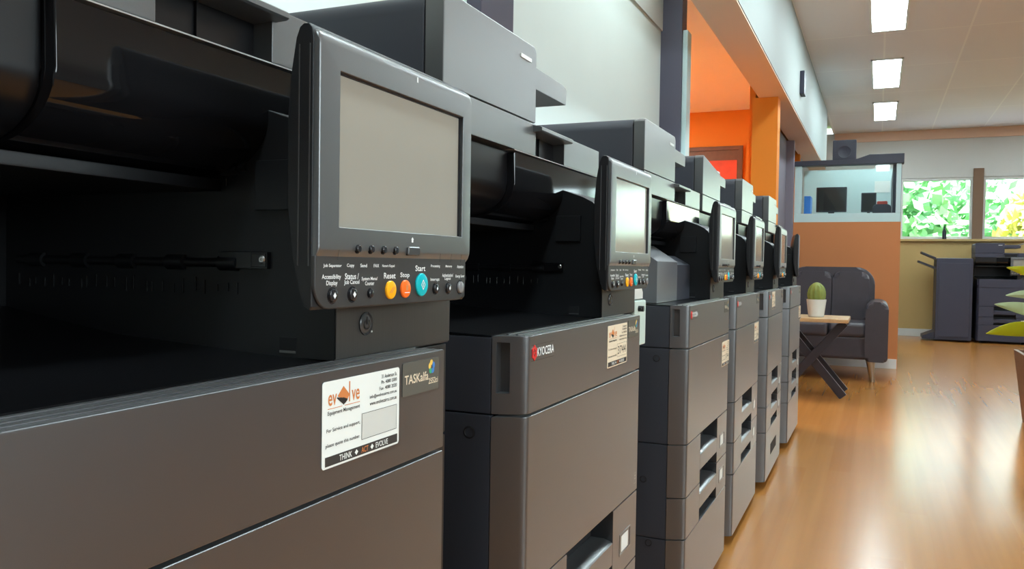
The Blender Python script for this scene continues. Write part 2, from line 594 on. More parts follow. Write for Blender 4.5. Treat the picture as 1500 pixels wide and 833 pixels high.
LL = ['long white ceiling panel light nearest the camera, cut by the top edge', 'middle one of the three lit ceiling panel lights in a line',
      'smallest lit ceiling panel light, nearest the far windows']
for i, (y0, y1) in enumerate(((5.85, 7.1), (8.05, 9.3), (10.1, 11.3))):
    troffer(-0.11, 0.16, y0, y1, CEIL_Z, LL[i], 'ceiling lights above the aisle')
for y0 in (-0.8, 1.4, 3.6):
    troffer(-0.11, 0.16, y0, y0 + 1.25, CEIL_Z, 'ceiling panel light in the row over the aisle, above the picture', 'ceiling lights over the near aisle')
for y0 in (5.85, 8.05, 10.1):
    troffer(2.25, 2.52, y0, y0 + 1.25, CEIL_Z, 'ceiling panel light in the second row towards the right wall', 'ceiling lights of the second row')
for y0 in (0.9, 2.9):
    troffer(-1.02, -0.86, y0, y0 + 1.25, 2.55, 'added ceiling panel light brightening the white wall, out of view', 'added fill lights along the white wall', 'lamp_wall_fill')  # unseen lights added to brighten the white wall behind the beam
troffer(-3.4, -2.8, 6.2, 7.4, 2.55, 'ceiling panel light inside the orange side room', None, 'lamp_warm')


# ------------------------------------------------------------------ the copier
def corner_plan(y1, x_back=-0.042):
    """outline in (lx, ly) of a front cover with its rounded left corner"""
    return [(x_back, -0.0215), (-0.030, -0.0166), (-0.018, -0.0113), (-0.0085, -0.0068), (-0.0035, -0.0036), (-0.0009, -0.0002), (0.0, 0.0050), (0.0, y1), (x_back, y1)]


def cut(o, cutter_bm):
    """carve the cutter's shape out of o and drop the cutter"""
    bmesh.ops.recalc_face_normals(cutter_bm, faces=cutter_bm.faces)
    cm = bpy.data.meshes.new('c')
    cutter_bm.to_mesh(cm)
    cutter_bm.free()
    c = bpy.data.objects.new('c', cm)
    COL.objects.link(c)
    o.modifiers.clear()
    md = o.modifiers.new('b', 'BOOLEAN')
    md.object = c
    md.solver = 'EXACT'
    dg = bpy.context.evaluated_depsgraph_get()
    dg.update()
    me = bpy.data.meshes.new_from_object(o.evaluated_get(dg))
    o.modifiers.clear()
    wn = o.modifiers.new('normals', 'WEIGHTED_NORMAL')
    wn.keep_sharp = True
    old = o.data
    o.data = me
    me.name = old.name
    for p in me.polygons:
        p.use_smooth = True
    me.set_sharp_from_angle(angle=R(32))
    bpy.data.objects.remove(c)
    bpy.data.meshes.remove(cm)


ZB, ZC, ZD, ZE, ZT = 0.685, 0.4545, 0.3265, 0.2260, 0.787
YR = 0.549          # right end of the covers
WY0, WY1 = 0.160, 0.395


def make_sticker(root, number):
    s = obj_plate('service_sticker', 0.342, 0.4600, 0.7075, 0.7785, 0.0003, 0.0007, 0.003, 'white_sticker', root, 'white service sticker')
    Y = lambda u: 0.342 + u * 0.118
    Z = lambda v: 0.7785 - v * 0.071
    x = 0.0009
    k = B()
    for (t, u0, u1, v0, v1) in (('Equipment Management', .06, .45, .345, .405), ('For Service and support,', .05, .455, .545, .60), ('please quote this number.', .04, .455, .715, .77),
                                ('31 Anderson St.', .74, .96, .05, .10), ('Ph- 4080 2000', .735, .96, .125, .17), ('Fax- 4080 2020', .71, .96, .20, .245),
                                ('info@evolvecairns.com.au', .58, .96, .275, .33), ('www.evolvecairns.com.au', .58, .96, .355, .405)):
        txt(k, t, Y(u0), Y(u1), Z(v1), Z(v0), x)
    flat(k, [(Y(.035), Z(.975)), (Y(.975), Z(.975)), (Y(.975), Z(.865)), (Y(.035), Z(.865))], x)
    for a in range(4):      # striped half of the emblem
        flat(k, [(Y(.165 + a * .022), Z(.215 + a * .006)), (Y(.176 + a * .022), Z(.20 + a * .006)), (Y(.262 + a * .012), Z(.285 - a * .012)), (Y(.25 + a * .012), Z(.31 - a * .012))], x)
    for (u0, u1, v0, v1) in ((.475, .96, .475, .481), (.475, .96, .79, .796), (.475, .479, .475, .796), (.956, .96, .475, .796)):
        flat(k, [(Y(u0), Z(v1)), (Y(u1), Z(v1)), (Y(u1), Z(v0)), (Y(u0), Z(v0))], x + 0.0002)
    if number:
        txt(k, number, Y(.51), Y(.92), Z(.735), Z(.54), x + 0.0002, 0.0)
    obj('sticker_print', k, 'ink_black', s, smooth=False)
    k = B(); flat(k, [(Y(.478), Z(.793)), (Y(.957), Z(.793)), (Y(.957), Z(.478)), (Y(.478), Z(.478))], x)
    obj('number_field', k, 'field_print', s, smooth=False)
    k = B()
    txt(k, 'ev', Y(.065), Y(.165), Z(.285), Z(.155), x)
    txt(k, 've', Y(.345), Y(.445), Z(.285), Z(.155), x)
    flat(k, [(Y(.312), Z(.285)), (Y(.325), Z(.285)), (Y(.325), Z(.045)), (Y(.312), Z(.045))], x)
    flat(k, [(Y(.175), Z(.19)), (Y(.245), Z(.085)), (Y(.32), Z(.20)), (Y(.275), Z(.29))], x - 0.0001)
    flat(k, [(Y(.06), Z(.322)), (Y(.23), Z(.322)), (Y(.23), Z(.314)), (Y(.06), Z(.314))], x)
    flat(k, [(Y(.26), Z(.322)), (Y(.45), Z(.322)), (Y(.45), Z(.314)), (Y(.26), Z(.314))], x)
    txt(k, 'ACT', Y(.475), Y(.565), Z(.955), Z(.885), x + 0.0002)
    obj('orange_print', k, 'ink_orange', s, smooth=False)
    k = B()
    txt(k, 'THINK', Y(.20), Y(.355), Z(.955), Z(.885), x + 0.0002)
    txt(k, 'EVOLVE', Y(.665), Y(.835), Z(.955), Z(.885), x + 0.0002)
    for u in (.41, .615):
        flat(k, [(Y(u - .022), Z(.92)), (Y(u), Z(.955)), (Y(u + .022), Z(.92)), (Y(u), Z(.885))], x + 0.0002)
    obj('white_print', k, 'white_sticker', s, smooth=False)
    return s


def obj_plate(name, y0, y1, z0, z1, x0, x1, rad, m, parent, label=None):
    k = B(); plate(k, y0, y1, z0, z1, x0, x1, rad)
    return obj(name, k, m, parent, label)


def make_copier():
    root = empty('copier', (0, 0, 0))
    # ---- lower housing
    k = B()
    box(k, -0.57, -0.052, -0.012, 0.60, 0.03, 0.785)
    obj('chassis', k, 'dark_hole', root)
    k = B()
    for (a, b) in ((0.03, ZE - 0.001), (ZE + 0.001, ZC - 0.001), (ZC + 0.001, ZB - 0.001), (ZB + 0.001, 0.785)):
        box(k, -0.58, -0.0435, -0.0215, -0.010, a, b, 0.0016)
    obj('side_panel', k, 'side_black', root, 'black left side panel')
    for (x, z) in ((-0.073, 0.660), (-0.100, 0.366), (-0.084, 0.2135)):
        k = B(); lathe(k, (x, -0.0214, z), [(0.0085, 0.001), (0.0085, -0.0006), (0.0068, -0.0012), (0.0060, 0.0), (0.0058, 0.002)], 'y', 20)
        obj('screw_hole', k, 'dark_hole', root)
    k = B()
    for (a, b) in ((0.03, ZE - 0.001), (ZE + 0.001, ZC - 0.001), (ZC + 0.001, ZB - 0.001), (ZB + 0.001, 0.786)):
        box(k, -0.58, -0.034, YR + 0.004, 0.618, a, b, 0.002)
    obj('right_side_cover', k, 'black_plastic', root)
    for y in (0.04, 0.55):
        for x in (-0.10, -0.50):
            k = B(); lathe(k, (x, y, 0.0), [(0.020, 0.0), (0.022, 0.004), (0.022, 0.03), (0.014, 0.034)], 'z', 16)
            obj('foot', k, 'black_plastic', root)
    # ---- front cover of the toner bay, with its rounded left corner and grip
    k = B()
    pl = corner_plan(YR)
    prism(k, pl, 'z', ZB + 0.0012, ZT, 0.0014, 2)
    fc = obj('front_cover', k, 'charcoal_plastic', root)
    k = B()
    loft(k, [[(-0.038, -0.034, 0.712), (-0.020, -0.034, 0.712), (-0.020, -0.034, 0.780), (-0.038, -0.034, 0.780)],
             [(-0.036, -0.0075, 0.714), (-0.021, -0.0045, 0.714), (-0.021, -0.0045, 0.778), (-0.036, -0.0075, 0.778)]])
    cut(fc, k)
    k = B()      # ridges along the top edge
    box(k, -0.0095, -0.0075, 0.004, YR - 0.006, ZT - 0.0003, ZT + 0.0011, 0.0005)
    box(k, -0.0205, -0.0165, 0.004, YR - 0.006, ZT - 0.0003, ZT + 0.0013, 0.0005)
    box(k, -0.0340, -0.0300, 0.004, YR - 0.006, ZT - 0.0003, ZT + 0.0013, 0.0005)
    obj('top_ridge', k, 'charcoal_plastic', fc)
    # red and white maker's mark
    k = B()
    for z in (0.7745, 0.7535):
        box(k, 0.0, 0.0003, 0.009, 0.0910, z - 0.0002, z + 0.0002)
    obj('mark_frame', k, 'strip_grey', fc)
    k = B(); txt(k, 'KYOCERA', 0.0285, 0.0895, 0.7585, 0.7700, 0.0006)
    obj('mark_lettering', k, 'white_print', fc, smooth=False)
    k = B()
    c = (0.0185, 0.7640)
    hexo = [(c[0] + (0.0092 if i % 2 else 0.0072) * math.cos(R(a)), c[1] + (0.0106 if i % 2 else 0.0086) * math.sin(R(a))) for i, a in enumerate(range(0, 360, 30))]
    hexi = [(c[0] + (0.0052 if i % 2 else 0.0030) * math.cos(R(a)), c[1] + (0.0060 if i % 2 else 0.0034) * math.sin(R(a))) for i, a in enumerate(range(0, 360, 30))]
    loft(k, [at_x(hexo, 0.0), at_x(hexo, 0.0010), at_x(hexi, 0.0010), at_x(hexi, 0.0)], closed=True)
    flat(k, [(c[0] - 0.0016, c[1] - 0.002), (c[0] + 0.0016, c[1] - 0.002), (c[0] + 0.0016, c[1] + 0.002), (c[0] - 0.0016, c[1] + 0.002)], 0.0009)
    obj('mark_emblem', k, 'logo_red', fc)
    # model badge
    bd = obj_plate('model_badge', 0.4660, 0.5365, 0.7490, 0.7808, 0.0002, 0.0007, 0.002, 'badge_grey', root, 'grey model badge')
    k = B()
    txt(k, 'TASKalfa', 0.4695, 0.5150, 0.7600, 0.7688, 0.0009)
    txt(k, '2552ci', 0.5155, 0.5345, 0.7555, 0.7612, 0.0009)
    obj('badge_lettering', k, 'cream_sticker', bd, smooth=False)
    for nm, a, mm in (('yellow_petal', 100, 'logo_yellow'), ('yellow_petal', 165, 'logo_yellow'), ('green_petal', 235, 'logo_green'), ('blue_petal', 305, 'logo_blue'), ('blue_petal', 20, 'logo_blue')):
        k = B()
        cy, cz = 0.5215 + 0.0034 * math.cos(R(a)), 0.7722 + 0.0038 * math.sin(R(a))
        flat(k, [(cy + 0.0033 * math.cos(R(a + t)) * (1 if abs(t) < 100 else .6), cz + 0.0035 * math.sin(R(a + t)) * (1 if abs(t) < 100 else .6)) for t in range(-180, 180, 30)], 0.0009 + 0.00002 * (a % 7))
        obj(nm, k, mm, bd, smooth=False)
    make_sticker(root, '3744')
    # ---- main front door, drawers, lower door
    k = B(); prism(k, pl, 'z', ZC + 0.0012, ZB - 0.0024, 0.0016, 2)
    door = obj('front_door', k, 'charcoal_plastic', root)
    k = B()
    for (a, b, c_, d) in ((0.5270, 0.5400, 0.470, 0.4705), (0.5270, 0.5400, 0.4895, 0.490), (0.5270, 0.5275, 0.470, 0.490), (0.5395, 0.5400, 0.470, 0.490), (0.531, 0.536, 0.478, 0.4805), (0.531, 0.536, 0.483, 0.486)):
        flat(k, [(a, c_), (b, c_), (b, d), (a, d)], 0.0004)
    obj('caution_mark', k, 'field_print', door, smooth=False)
    for (z0, z1) in ((ZD, ZC), (ZE, ZD)):
        dr = B()
        prism(dr, corner_plan(WY0 - 0.001), 'z', z0 + 0.0012, z1 - 0.0012, 0.0012, 2)
        d = obj('paper_drawer', dr, 'charcoal_plastic', root)
        dr = B()
        box(dr, -0.042, 0.0, WY1 + 0.001, YR, z0 + 0.0012, z1 - 0.0012, 0.0012)
        obj('drawer_side', dr, 'charcoal_plastic', d)
        hb = B()
        zt = z0 + 0.074 if z0 == ZD else z0 + 0.073
        zb = z0 + 0.033
        prism(hb, [(-0.040, zb), (0.0, zb), (0.0, zt - 0.003), (-0.003, zt), (-0.016, zt + 0.004), (-0.040, zt + 0.004)], 'y', WY0, WY1, 0.0006)
        obj('drawer_handle', hb, 'charcoal_plastic', d)
        rc = B()
        box(rc, -0.05, -0.0405, WY0 - 0.004, WY1 + 0.004, z0 + 0.0012, z1 + 0.012)
        obj('handle_recess', rc, 'dark_hole', d)
        lb = B()
        zl = z0 + 0.033
        loft(lb, [at_x(rr(0.437, 0.508, zl, zl + 0.040, 0.002), 0.0), at_x(rr(0.437, 0.508, zl, zl + 0.040, 0.002), 0.0008),
                  at_x(rr(0.440, 0.505, zl + 0.003, zl + 0.037, 0.0015), 0.0008), at_x(rr(0.440, 0.505, zl + 0.003, zl + 0.037, 0.0015), 0.0)], closed=True)
        obj('size_label_frame', lb, 'grey_plastic', d)
        lb = B(); box(lb, 0.0, 0.0004, 0.449, 0.492, zl + 0.006, zl + 0.034)
        obj('size_label', lb, 'led_white', d)
    k = B(); prism(k, pl, 'z', 0.030, ZE - 0.0012, 0.0020, 2)
    obj('lower_door', k, 'charcoal_plastic', root)
    # ---- output bay: tray, back wall, right wall with ribs
    k = B()
    prism(k, [(-0.044, 0.7855), (-0.044, 0.7875), (-0.10, 0.789), (-0.30, 0.800), (-0.46, 0.822), (-0.46, 0.7855)], 'y', -0.020, 0.402, 0.0008)
    obj('output_tray', k, 'satin_black', root)
    k = B(); box(k, -0.58, -0.46, -0.020, 0.60, 0.786, 1.06, 0.003)
    obj('rear_housing', k, 'black_plastic', root)
    k = B()
    box(k, -0.46, -0.1165, 0.412, 0.60, 0.786, 0.985)
    obj('exit_wall', k, 'satin_black', root)
    k = B()
    rnd = random.Random(2)
    for (z0, z1, n, dep) in ((0.944, 0.956, 11, 0.012), (0.886, 0.922, 10, 0.006), (0.843, 0.860, 24, 0.012), (0.806, 0.838, 11, 0.008)):
        for q in range(n):
            x = -0.44 + 0.31 * (q + rnd.random() * 0.5) / n
            box(k, x, x + 0.0011, 0.412 - dep, 0.413, z0 + rnd.random() * 0.004, z1 - rnd.random() * 0.008, 0.0003, 1)
    for z in (0.800, 0.866, 0.936):
        box(k, -0.45, -0.125, 0.405, 0.413, z, z + 0.004, 0.001, 1)
    obj('exit_guide', k, 'guide_black', root)
    for z in (0.873, 0.962):
        k = B(); tube(k, (-0.44, 0.402, z), (-0.13, 0.402, z), 0.0045, n=14)
        for q in range(5):
            x = -0.42 + q * 0.065
            tube(k, (x, 0.402, z), (x + 0.022, 0.402, z), 0.0075, n=16)
        obj('exit_roller', k, 'black_plastic', root)
    # ---- right column under the control panel
    k = B()
    prism(k, [(-0.46, 0.788), (-0.0305, 0.788), (-0.0305, 0.965), (-0.038, 0.980), (-0.050, 0.991), (-0.068, 0.9995), (-0.106, 1.0128), (-0.1165, 1.0128), (-0.1165, 0.99), (-0.46, 0.99)], 'y', 0.4015, 0.616, 0.0012)
    colm = obj('control_column', k, 'black_plastic', root)
    k = B(); box(k, -0.1165, -0.0700, 0.3965, 0.402, 0.9215, 0.9665, 0.001)
    obj('column_cover', k, 'black_plastic', colm)
    k = B(); box(k, -0.0900, -0.0715, 0.4006, 0.4030, 0.7930, 0.8065)
    obj('port_recess', k, 'dark_hole', colm)
    k = B(); box(k, -0.0895, -0.0720, 0.4000, 0.4010, 0.7925, 0.7945)
    obj('port_sill', k, 'grey_plastic', colm)
    k = B()
    box(k, -0.158, -0.1015, 0.3965, 0.4025, 0.868, 0.8835, 0.0008)
    box(k, -0.1195, -0.1025, 0.3955, 0.4025, 0.8695, 0.882, 0.0008)
    obj('hinge_bracket', k, 'satin_black', colm)
    k = B(); lathe(k, (-0.1065, 0.396, 0.8765), [(0.0036, 0.001), (0.0036, -0.0006), (0.0026, -0.0014), (0.0012, -0.0014), (0.0008, -0.0007)], 'y', 18)
    obj('bracket_screw', k, 'steel', colm)
    k = B(); box(k, -0.0305, -0.0290, 0.4018, 0.6155, 0.7895, 0.872, 0.0006)
    fp = obj('front_plate', k, 'brushed_dark', root, 'brushed front plate')
    k = B()
    lathe(k, (-0.0292, 0.4475, 0.8185), [(0.0108, -0.0006), (0.0108, 0.0014), (0.0098, 0.0022), (0.0088, 0.0008), (0.0078, 0.0012), (0.0, 0.0016)], 'x', 36)
    pb = obj('power_button', k, 'button_dark', fp)
    k = B()
    n = 26
    lo = [(0.4475 + 0.0050 * math.sin(R(a)), 0.8180 + 0.0050 * math.cos(R(a))) for a in [38 + (284 * i / n) for i in range(n + 1)]]
    li = [(0.4475 + 0.0038 * math.sin(R(a)), 0.8180 + 0.0038 * math.cos(R(a))) for a in [38 + (284 * i / n) for i in range(n + 1)]]
    for i in range(n):
        flat(k, [lo[i], lo[i + 1], li[i + 1], li[i]], -0.0268)
    flat(k, [(0.4467, 0.8178), (0.4483, 0.8178), (0.4483, 0.8248), (0.4467, 0.8248)], -0.0268)
    obj('power_symbol', k, 'button_black', fp, smooth=False)
    k = B(); lathe(k, (-0.0290, 0.4575, 0.8105), [(0.0009, 0), (0.0009, 0.0008), (0.0, 0.001)], 'x', 10)
    obj('power_lamp', k, 'led_white', fp)
    # ---- scanner
    zs0, zs1 = 1.0565, 1.1075
    k = B(); box(k, -0.58, -0.132, -0.040, 0.604, 1.050, zs1 - 0.002, 0.003)
    obj('scanner_body', k, 'black_plastic', root)
    k = B()
    box(k, -0.58, -0.106, -0.043, 0.2725, zs0, zs1, 0.0016)
    box(k, -0.58, -0.106, 0.4065, 0.608, zs0, zs1, 0.0016)
    obj('scanner_front', k, 'grey_plastic', root)
    k = B(); box(k, -0.134, -0.1275, 0.2725, 0.4065, zs0, zs1 - 0.012)
    box(k, -0.1275, -0.1245, 0.333, 0.335, zs0, zs1 - 0.012)
    obj('grip_recess', k, 'satin_black', root)
    k = B(); box(k, -0.135, -0.1068, 0.188, 0.606, zs0 - 0.0010, zs0 + 0.0004, 0.0004)
    obj('scanner_edge', k, 'trim_edge', root)
    def fascia(xf, xb=-0.30):
        pts = [(xb, 1.052), (xf, 1.052), (xf, 1.004)]
        cx, cz, rx, rz = xf - 0.070, 1.004, 0.070, 0.050
        for i in range(1, 13):
            a = R(90 * i / 12)
            pts.append((cx + rx * math.cos(a), cz - rz * math.sin(a)))
        pts.append((xb, 0.952))
        return pts
    k = B(); prism(k, fascia(-0.118), 'y', -0.040, 0.186, 0.002)
    obj('left_fascia', k, 'satin_black', root)
    k = B(); prism(k, fascia(-0.1055), 'y', 0.187, 0.604, 0.0018)
    obj('gloss_fascia', k, 'gloss_black', root, 'mirror gloss black fascia')
    k = B(); box(k, -0.46, -0.16, -0.030, 0.604, 0.940, 0.951, 0.002)
    obj('exit_ceiling', k, 'black_plastic', root)
    # ---- document feeder
    df = 0.2700
    def side(bmk, x0, x1, inset=0.0, y1=df):
        lp = rr(-0.046 + inset, y1 - inset, 1.1085 + inset, 1.2315 - inset, 0.02, 6, (0.002, 0.002, 0.010, 0.012))
        return at_x(lp, x0), at_x(lp, x1)
    k = B()
    lp = lambda i, x: at_x(rr(-0.046 + i, df - i, 1.1090 + i * 0.3, 1.2310 - i, 0.02, 6, (0.002, 0.002, 0.012, 0.010)), x)
    loft(k, [lp(0.0, -0.132), lp(0.0, -0.1075), lp(0.0008, -0.1062), lp(0.0025, -0.1055)])
    fcap = obj('feeder_front_cap', k, 'grey_plastic', root)
    k = B()
    loft(k, [lp(0.0035, -0.136), lp(0.0035, -0.130)])
    obj('feeder_seam', k, 'dark_hole', root)
    k = B()
    lp2 = lambda i, x: at_x(rr(-0.045 + i, df - i, 1.1090, 1.2325 - i, 0.02, 8, (0.002, 0.002, 0.012, 0.026)), x)
    loft(k, [lp2(0.004, -0.570), lp2(0.0, -0.566), lp2(0.0, -0.137), lp2(0.001, -0.1355)])
    obj('feeder_body', k, 'side_black', root)
    k = B(); plate(k, 0.202, 0.2455, 1.2015, 1.2075, -0.1056, -0.1040, 0.0018)
    obj('status_light', k, 'led_white', fcap)
    k = B()
    prism(k, [(0.268, 1.1700), (0.4400, 1.1700), (0.4430, 1.1960), (0.4380, 1.2000), (0.4200, 1.2035), (0.268, 1.2060)], 'x', -0.50, -0.1165, 0.0016)
    obj('document_tray', k, 'grey_plastic', root)
    k = B()
    prism(k, [(0.268, 1.204), (0.430, 1.204), (0.520, 1.235), (0.520, 1.239), (0.426, 1.210), (0.268, 1.210)], 'x', -0.48, -0.20, 0.001)
    obj('input_tray', k, 'side_black', root)
    k = B(); box(k, -0.57, -0.170, 0.272, 0.606, 1.1080, 1.1125, 0.0015)
    obj('platen_cover', k, 'grey_plastic', root)
    k = B()
    prism(k, [(-0.128, 1.0935), (-0.0935, 1.0945), (-0.0905, 1.0965), (-0.0905, 1.1010), (-0.0935, 1.1030), (-0.128, 1.1085)], 'y', 0.2600, 0.4120, 0.0012)
    obj('cover_handle', k, 'grey_plastic', root)
    # ---- control panel
    k = B()
    prof = [(0.0010, 0.8375), (0.0030, 0.8400), (0.0030, 1.0500), (0.0015, 1.0570), (-0.0015, 1.0600), (-0.0060, 1.0605), (-0.0100, 1.0580), (-0.0135, 1.0500), (-0.0180, 1.0250), (-0.0215, 0.9850), (-0.0215, 0.9200), (-0.0160, 0.8800), (-0.0080, 0.8500), (-0.0040, 0.8400)]
    cy0, cy1 = 0.3230, 0.5900
    def plane(y, ins):
        cx = sum(p[0] for p in prof) / len(prof); cz = 0.95
        return [(p[0] + (cx - p[0]) * ins * 10, y, p[1] + (cz - p[1]) * ins) for p in prof]
    loft(k, [plane(cy0 + 0.0, 0.012), plane(cy0 + 0.0006, 0.004), plane(cy0 + 0.0020, 0.0), plane(cy1 - 0.004, 0.0), plane(cy1, 0.01)])
    pan = obj('control_panel', k, 'black_plastic', root, 'tilted touch screen control panel')
    k = B()
    for x in (-0.0100, 0.0000):
        box(k, x - 0.0006, x + 0.0006, cy0 - 0.0006, cy0 + 0.002, 0.872, 1.044, 0.0002, 1)
    obj('edge_seam', k, 'strip_grey', pan)
    k = B(); box(k, -0.046, -0.012, 0.405, 0.56, 0.850, 0.955, 0.004)
    obj('panel_hinge', k, 'black_plastic', pan)
    k = B()
    y0, y1, z0, z1 = 0.3245, 0.5905, 0.8765, 1.0560
    hole = (0.3515, 0.5700, 0.9030, 1.0285)
    L_ = lambda a, b, c, d, x, rd: at_x(rr(y0 + a, y1 - b, z0 + c, z1 - d, rd, 6, (0.002, 0.004, 0.005, 0.005)), x)
    hl = lambda i, x: at_x(rr(hole[0] + i, hole[1] - i, hole[2] + i, hole[3] - i, 0.001, 6), x)
    loft(k, [L_(0, 0, 0, 0, 0.0015, .004), L_(0, 0, 0.0006, 0.0004, 0.0036, .004), L_(0.0003, 0.0004, 0.0030, 0.0020, 0.0057, .004), L_(0.0008, 0.0012, 0.0068, 0.0052, 0.0073, .004), L_(0.0020, 0.0025, 0.0095, 0.0095, 0.0082, .004),
             hl(0, 0.0082), hl(0.0004, 0.0078), hl(0.0004, 0.0030), hl(0, 0.0015)], closed=True)
    bez = obj('bezel', k, 'bezel_grey', pan, 'grey bezel')
    k = B(); box(k, 0.0028, 0.0042, hole[0] + 0.0003, hole[1] - 0.0003, hole[2] + 0.0003, hole[3] - 0.0003)
    obj('screen', k, 'lcd', pan, 'beige grey touch screen')
    k = B()
    box(k, 0.0042, 0.0046, hole[1] - 0.0040, hole[1] - 0.0005, hole[2] + 0.001, hole[3] - 0.001)
    box(k, 0.0042, 0.0046, hole[0] + 0.001, hole[1] - 0.0005, hole[3] - 0.0025, hole[3] - 0.0006)
    obj('screen_gasket', k, 'button_black', pan)
    # key strip
    k = B()
    S_ = lambda i, x: at_x(rr(0.3235 + i, 0.5845 - i, 0.8375 + i, 0.8800, 0.02, 8, (0.020 - i, 0.018 - i, 0.0005, 0.0005)), x)
    loft(k, [S_(0.0, -0.0020), S_(0.0, 0.0045), S_(0.0006, 0.0054), S_(0.0016, 0.0058)])
    obj('key_strip', k, 'strip_grey', pan, 'dark key strip')
    k = B()
    for y in (0.350, 0.5215, 0.5450, 0.5675):
        flat(k, [(y, 0.8770), (y + 0.0004, 0.8770), (y + 0.0024, 0.8850), (y + 0.0020, 0.8850)], 0.0080)
    def key(y, z, r, mm, h=0.0022, x=0.0056, name='key', lab=None, rim=True):
        kk = B()
        lathe(kk, (x, y, z), [(r, -0.001), (r, h * 0.55), (r * 0.93, h * 0.85), (r * 0.75, h), (0.0, h * 1.05)], 'x', 28)
        o = obj(name, kk, mm, pan, lab)
        if rim:
            kk = B()
            loft(kk, [ring((x - 0.0006, y, z), r * 1.22, 'x', 28), ring((x + 0.0004, y, z), r * 1.22, 'x', 28), ring((x + 0.0004, y, z), r * 1.04, 'x', 28), ring((x - 0.0006, y, z), r * 1.04, 'x', 28)], closed=True)
            obj('key_rim', kk, 'button_black', pan)
        return o
    for y in (0.3785, 0.3983, 0.4181, 0.4380):
        key(y, 0.8866, 0.0034, 'button_black', 0.0030, 0.0075)
    k2 = B()
    hb_ = rr(0.4580, 0.4800, 0.8822, 0.8905, 0.0018, 5)
    loft(k2, [at_x(hb_, 0.006), at_x(hb_, 0.0095), at_x(rr(0.4590, 0.4790, 0.8832, 0.8895, 0.0015, 5), 0.0103)])
    obj('home_key', k2, 'button_dark', pan)
    for (y, z, r, mm, lab) in ((0.3467, 0.8484, 0.0056, 'button_black', None), (0.3743, 0.8486, 0.0056, 'button_black', None), (0.4010, 0.8488, 0.0036, 'button_black', None),
                               (0.4334, 0.8511, 0.0083, 'button_yellow', 'yellow reset key'), (0.4590, 0.8514, 0.0083, 'button_orange', 'orange stop key'), (0.4890, 0.8548, 0.0110, 'button_teal', 'teal start key'),
                               (0.5176, 0.8505, 0.0050, 'button_black', None), (0.5442, 0.8503, 0.0050, 'button_black', None), (0.5710, 0.8508, 0.0062, 'button_silver', 'silver energy saver key')):
        key(y, z, r, mm, 0.0026, lab=lab, rim=r < 0.007)
    t = B()
    X = 0.0061
    def T(s, yc, z0_, z1_, w_):
        txt(t, s, yc - w_ / 2, yc + w_ / 2, z0_, z1_, X)
    T('Job Separator', 0.3465, 0.8705, 0.8738, 0.0245); T('Copy', 0.3714, 0.8705, 0.8742, 0.0105); T('Send', 0.3907, 0.8712, 0.8742, 0.0100); T('FAX', 0.4104, 0.8712, 0.8740, 0.0085)
    T('Numeric Keypad', 0.4301, 0.8708, 0.8738, 0.0205); T('Processing', 0.5170, 0.8708, 0.8742, 0.0185); T('Memory', 0.5453, 0.8708, 0.8740, 0.0140); T('Attention', 0.5710, 0.8708, 0.8740, 0.0145)
    T('Accessibility', 0.3452, 0.8606, 0.8654, 0.0255); T('Display', 0.3458, 0.8556, 0.8604, 0.0150); T('Status /', 0.3735, 0.8612, 0.8662, 0.0200); T('Job Cancel', 0.3735, 0.8562, 0.8608, 0.0220)
    T('System Menu/', 0.4001, 0.8592, 0.8630, 0.0245); T('Counter', 0.4002, 0.8558, 0.8592, 0.0140); T('Reset', 0.4325, 0.8612, 0.8664, 0.0195); T('Stop', 0.4588, 0.8610, 0.8666, 0.0165)
    T('Start', 0.4873, 0.8678, 0.8732, 0.0190); T('Interrupt', 0.5165, 0.8572, 0.8612, 0.0180); T('Authentication/', 0.5432, 0.8618, 0.8654, 0.0235); T('Logout', 0.5433, 0.8580, 0.8616, 0.0130)
    T('Energy Saver', 0.5707, 0.8602, 0.8640, 0.0200)
    # house above the home key and small symbols on the keys
    flat(t, [(0.4662, 0.8945), (0.4692, 0.8945), (0.4692, 0.8972), (0.4702, 0.8972), (0.4677, 0.8995), (0.4652, 0.8972), (0.4662, 0.8972)], 0.0084)
    for (y, z, s) in ((0.3467, 0.8484, 0.0022), (0.3743, 0.8486, 0.0022), (0.5442, 0.8503, 0.0018), (0.5176, 0.8505, 0.0016)):
        flat(t, [(y - s, z), (y, z - s * 1.2), (y + s, z), (y, z + s * 1.2)], 0.0085)
    y, z, x = 0.4890, 0.8548, 0.0086
    for (a, b) in (((-0.0038, 0), (0, 0.0050)), ((0, 0.0050), (0.0038, 0)), ((0.0038, 0), (0, -0.0050)), ((0, -0.0050), (-0.0038, 0))):
        flat(t, [(y + a[0], z + a[1]), (y + b[0], z + b[1]), (y + b[0] * 0.78, z + b[1] * 0.78), (y + a[0] * 0.78, z + a[1] * 0.78)], x)
    flat(t, [(y - 0.0004, z - 0.002), (y + 0.0004, z - 0.002), (y + 0.0004, z + 0.002), (y - 0.0004, z + 0.002)], x)
    flat(t, [(0.448 + 0.0065, 0.8478), (0.448 + 0.0155, 0.8478), (0.448 + 0.0155, 0.8484), (0.448 + 0.0065, 0.8484)], x)
    flat(t, [(0.4725, 1.0440), (0.4750, 1.0440), (0.4750, 1.0490), (0.4725, 1.0490)], 0.0084)
    obj('panel_lettering', t, 'white_print', pan, smooth=False)
    t = B()
    for d in (-0.0014, 0.0014):
        flat(t, [(0.4300 + d, 0.8485), (0.4306 + d, 0.8481), (0.4368 + d, 0.8535), (0.4362 + d, 0.8539)], 0.0086)
    flat(t, [(0.4572, 0.8500), (0.4608, 0.8500), (0.4608, 0.8550), (0.4572, 0.8550)], 0.00855)
    obj('key_symbol', t, 'ink_orange', pan, smooth=False)
    obj('bezel_groove', k, 'button_black', pan, smooth=False)
    return root


